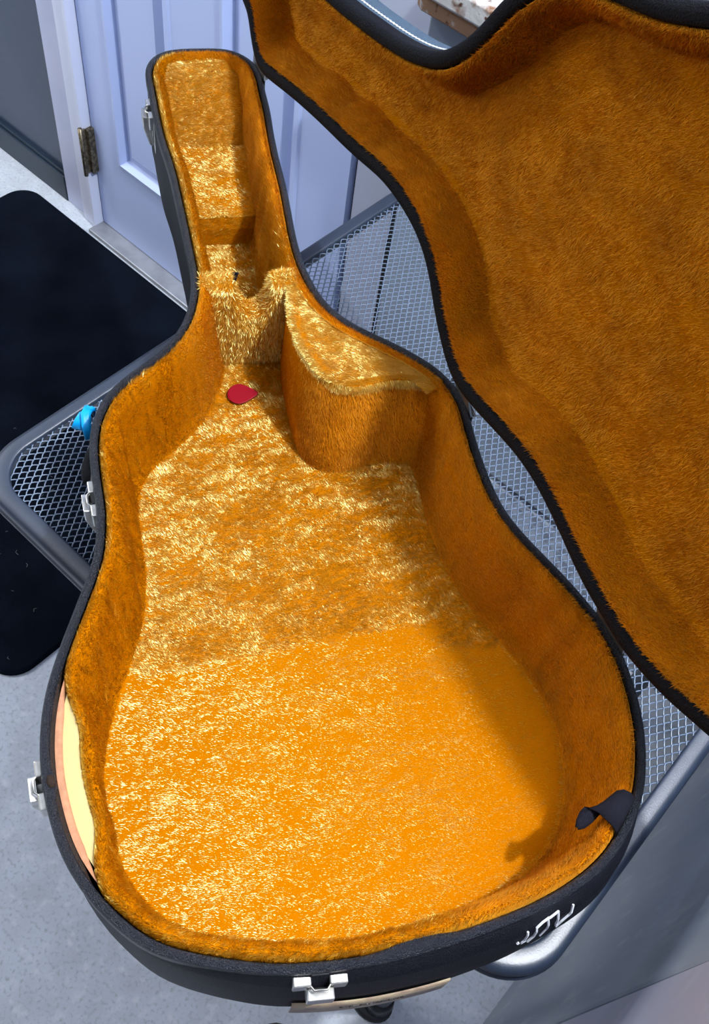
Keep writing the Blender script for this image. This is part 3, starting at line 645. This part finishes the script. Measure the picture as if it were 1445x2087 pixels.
# maker's label round the front end of the shell
fo = flare(1.0)
li = [i for i in range(NB) if BP[i, 0] < -.08 and .232 < BP[i, 1] < .352]; li.sort(key=lambda i: -BP[i, 1])
lw_ = []
for i in li:
    n = -normals(BP)[i]
    lw_.append((fo[i], n))
R = [[(q[0]+n[0]*o, q[1]+n[1]*o, Z0+z) for q, n in lw_] for o, z in ((.0012, -.066), (.0026, -.0665), (.0030, -.085), (.0030, -.108), (.0015, -.1085))]
lb = B_(MB().rings(R, False), 'label_plate', M_label, case, smooth=True, label='aged metallic label strip with small dark lettering')
# lettering: font curve bent onto the label
def letters(text, size):
    cu = bpy.data.curves.new('t', 'FONT'); cu.body = text; cu.size = size; cu.extrude = .0003; cu.resolution_u = 2
    o = bpy.data.objects.new('t', cu); COL.objects.link(o); bpy.context.view_layer.update()
    me = bpy.data.meshes.new_from_object(o.evaluated_get(bpy.context.evaluated_depsgraph_get()))
    V = [tuple(v.co) for v in me.vertices]; F = [tuple(p.vertices) for p in me.polygons]
    bpy.data.objects.remove(o); bpy.data.curves.remove(cu); bpy.data.meshes.remove(me); return V, F
V, F = letters('GUITAR MAKING', .0066)
arc = np.r_[0, np.cumsum([np.linalg.norm(lw_[k+1][0]-lw_[k][0]) for k in range(len(lw_)-1)])]
xs_ = np.array([q[0][0] for q in lw_]); ys_ = np.array([q[0][1] for q in lw_]); nx_ = np.array([q[1][0] for q in lw_]); ny_ = np.array([q[1][1] for q in lw_])
def onlab(x, y, z):
    a = x + .036; X = np.interp(a, arc, xs_); Y = np.interp(a, arc, ys_); nx = np.interp(a, arc, nx_); ny = np.interp(a, arc, ny_)
    return (X + nx*(.0032+z), Y + ny*(.0032+z), Z0 - .090 + y)
link('lettering', [onlab(*p) for p in V], F, M_ink, lb)

# white hand-drawn marks on the shell
mi = [i for i in range(NB) if BP[i, 0] < -.04 and BP[i, 1] < .22]; mi.sort(key=lambda i: -BP[i, 1])
fo2 = flare(.98)
ma = np.r_[0, np.cumsum([np.linalg.norm(fo2[mi[k+1]]-fo2[mi[k]]) for k in range(len(mi)-1)])]
def onsh(a, z):
    kf = float(np.interp(-z, [.004, .02, .05, .085], [.05, .7, 1., .95])); fz = flare(kf)[mi]
    X = np.interp(a, ma, fz[:, 0]); Y = np.interp(a, ma, fz[:, 1]); n = np.array([np.interp(a, ma, No[mi][:, j]) for j in (0, 1)])
    return (X + n[0]*.0008, Y + n[1]*.0008, Z0+z)
MA0 = .030
strokes = [[(0, -0.0325), (.002, -0.0310)], [(.012, -0.0160), (.010, -0.0295), (.006, -0.0348), (.012, -0.0325)],
           [(.017, -0.0400), (.024, -0.0310), (.025, -0.0160), (.034, -0.0130), (.044, -0.0115)], [(.042, -0.0115), (.042, -0.0273), (.036, -0.0400)],
           [(.044, -0.0123), (.058, -0.0100)], [(.058, -0.0100), (.056, -0.0273), (.060, -0.0385), (.066, -0.0310), (.076, -0.0235), (.082, -0.0130)]]
wm = MB()
for st in strokes:
    P = []
    for k in range(len(st)-1):
        for t in np.linspace(0, 1, 4, endpoint=(k == len(st)-2)): P.append(onsh(MA0 + .58*(st[k][0]*(1-t)+st[k+1][0]*t), -.003+.85*(st[k][1]*(1-t)+st[k+1][1]*t)))
    wm.tube(P, .0010, 5)
B_(wm, 'painted_marks', M_white, case, label='white hand-drawn letters on the black side')

# ---------------------------------------------------------------- lid
LA = np.array([[-0.9115892682684, 0.4097640643576697, -0.03314238281968775], [0.03369214649441696, 0.15481386840074185, 0.9873689813921624], [0.40971922732827903, 0.8989583292410619, -0.15493249189771893]])
LO = np.array([-0.013263902857132094, 0.4410978052710051, -0.6832674964959627 + CAMZ])
Ml = Matrix([[*(float(LA[j][i]) for j in range(3)), float(LO[i])] for i in range(3)] + [[0, 0, 0, 1]])
def lz(P, z): return [(float(x), float(y), float(z)) for x, y in P]
LN = -normals(LP)
LD = .052
lid = B_(MB().rings([lz(inset(LP, .004), 0), lz(LP, .003), lz(LP+LN*.001, .02), lz(LP+LN*.001, LD-.012), lz(inset(LP, .003), LD-.004), lz(inset(LP, .010), LD)], True, False, True), 'lid', M_lidside, case, smooth=True, label='open lid, black outside and plush inside')
lid.matrix_parent_inverse = Matrix.Identity(4)
bpy.context.view_layer.update()
lid.matrix_local = case.matrix_world.inverted() @ Ml
R = binding(LP, .002, -.0016, .0130, .0050, -1)
R.insert(0, np.column_stack([LP + LN*.0016, np.full(len(LP), .014)])); R.append(np.column_stack([inset(LP, .0132), np.full(len(LP), .014)]))
B_(MB().rings(R), 'lid_binding', mat('lid_binding_black', (.003, .0035, .006), .7, spec=.12, bump=(620, 1, .002)), lid, smooth=True)
lspec = [(.0145, .010), (.0150, .004), (.0155, .0015), (.0185, .004), (.0215, .012), (.0245, .024), (.0275, .034), (.0330, .040)]
sL = np.r_[0, np.cumsum(np.hypot(*np.diff(LP, axis=0).T))]
LRr = []
for k, (d_, z_) in enumerate(lspec):
    Q = inset(LP, d_); wv = .0022*np.sin(sL*44 + 2*np.sin(sL*17))*(k > 3)
    LRr.append(lz(Q + normals(Q)*wv[:, None], z_))
ll = B_(MB().rings(LRr), 'lid_side_lining', M_backing, lid, smooth=True)
lf = B_(MB().rings([lz(inset(LP, .0315), .0385), lz(inset(LP, .040), .0415)], True, False, True), 'lid_lining', M_backing, lid)
def lout(P): return P + np.array([0, 0, -1.])
coreL = inset(LP, .06)[::4]
def inwL(P):
    out = np.empty((len(P), 3))
    for i in range(0, len(P), 50000):
        p = P[i:i+50000]; d = ((p[:, None, 0]-coreL[None, :, 0])**2 + (p[:, None, 1]-coreL[None, :, 1])**2).argmin(1)
        out[i:i+50000] = np.column_stack([coreL[d], np.full(len(p), -.02)])
    return out
# depth-limit: pile meshes hang directly under the lid part
pile(lf, int(460000*QF), .0056, .00058, lambda P, N: np.tile([.35, -.85, 0], (len(P), 1)), .35, parent=lid, m=M_shadepile, inward=lout, freq=np.array([14., 26., 20.]), rnd=.30, patch=.8, spread=.5, nap=lambda P: np.array([-.35, .1, 0]))
pile(ll, int(230000*QF), .0060, .0006, lambda P, N: np.cross(N, [0, 0, 1.])*.5 + np.array([0, 0, -.7]), .5, parent=lid, m=M_shadepile, inward=inwL, freq=26, rnd=.35, patch=.7)
# white seam stitching round the lid's side
st = MB()
Q = LP + LN*.0015; step = 0; acc = 0
tot = sL[-1]; nst = 420
for k in range(nst):
    a0 = tot*k/nst; a1 = a0 + tot/nst*.78
    p0 = np.array([np.interp(a0, sL, Q[:, j]) for j in (0, 1)]); p1 = np.array([np.interp(a1, sL, Q[:, j]) for j in (0, 1)])
    pm = (p0+p1)/2
    st.tube([(*p0, .0212), (*pm, .0200), (*p1, .0190)], .0008, 4)
B_(st, 'stitching', M_white, lid, kind='stuff', label='white seam stitching')
# hinge leaves that carry the lid
for k, (uu, vv) in enumerate(((.375, -.004), (.002, -.003), (1.150, -.002))):
    T = frame(uu*S, vv*S)
    def wl(q): q = case.matrix_world @ Vector(q); return np.array(q)
    wb0 = wl(T((0, .001, 0))); tv = wl(T((.0205, .001, 0))) - wb0
    W_ = LO + np.outer(LP[:, 0], LA[0]) + np.outer(LP[:, 1], LA[1])
    top_ = W_[((W_ - wb0)**2).sum(1).argmin()] + LA[2]*.006
    inv = case.matrix_world.inverted()
    nrm_ = np.cross(tv, top_ - wb0); nrm_ = nrm_/np.linalg.norm(nrm_)*.0009
    V = []
    for base_ in (wb0 + np.array([0, 0, -.004]), top_ + (top_-wb0)*.12):
        for s1, s2 in ((-1, -1), (1, -1), (1, 1), (-1, 1)): V.append(tuple(inv @ Vector(base_ + tv*s1 + nrm_*s2)))
    lf_ = link('hinge_leaf', V, [(0,1,2,3), (4,7,6,5), (0,4,5,1), (1,5,6,2), (2,6,7,3), (3,7,4,0)], M_nickel, case, label='tall steel hinge leaf holding the lid')

# ================================================================ LOOSE THINGS
# guitar pick on the plush floor
pk = []
for k in range(36):
    a = 2*math.pi*k/36; r = .0125
    x = r*math.cos(a); y = r*math.sin(a)
    tip = max(0, math.cos(a))**1.6
    pk.append((x + .0065*tip - .002, y*(1 - .50*tip)))
pc = h0 + DV*(.593*S) + np.array([-DV[1], DV[0]])*(.238*S)
R = [[(x*s, y*s, z) for x, y in pk] for s, z in ((.93, 0), (1, .0004), (1, .0010), (.93, .0014))]
po = B_(MB().rings(R, True, True, True), 'guitar_pick', M_red, None, smooth=False)
po.location = (pc[0], pc[1], CAMZ-.72-.1085+.0045)
dirw = (h0 + DV*(.594*S) + np.array([-DV[1], DV[0]])*(.215*S)) - (h0 + DV*(.606*S) + np.array([-DV[1], DV[0]])*(.251*S))
po.rotation_euler = (.06, -.05, math.atan2(dirw[1], dirw[0]))
po.scale = (1.05, 1.05, 1)
tag(po, 'dark red teardrop guitar pick lying on the golden plush inside the case', 'guitar pick')

# blue ribbon on the handle
rb = thing('ribbon', 'bright blue ribbon knotted on the case handle above the mesh table', 'ribbon', (0, 0, 0))
def l2w(u, v, z): w = h0 + DV*(u*S) + np.array([-DV[1], DV[0]])*(v*S); return np.array([w[0], w[1], CAMZ-.72+z])
def ribbon(path, w0, w1, name):
    P = [l2w(*q) for q in path]; n = len(P); rows = []
    for i, p in enumerate(P):
        t = P[min(i+1, n-1)]-P[max(i-1, 0)]; t /= np.linalg.norm(t)+1e-9
        s = np.cross(t, np.array([.2, .1, 1.])); s /= np.linalg.norm(s); w = w0+(w1-w0)*i/(n-1)
        rows.append([p - s*w, p - s*w*.3 + np.array([0, 0, .0012]), p + s*w*.4 - np.array([0, 0, .0008]), p + s*w])
    o = B_(MB().rings(rows, False), name, M_blue, rb, smooth=True); md = o.modifiers.new('s', 'SOLIDIFY'); md.thickness = .0006
ribbon([(.556, .465, -.050), (.554, .471, -.034), (.549, .477, -.031), (.543, .484, -.034), (.537, .490, -.040)], .0030, .0060, 'ribbon_tail')
ribbon([(.560, .461, -.050), (.556, .468, -.030), (.546, .474, -.028), (.534, .478, -.034), (.521, .479, -.044)], .0052, .0042, 'ribbon_tail')
ribbon([(.562, .462, -.048), (.558, .464, -.030), (.552, .464, -.034)], .0045, .0045, 'ribbon_knot')
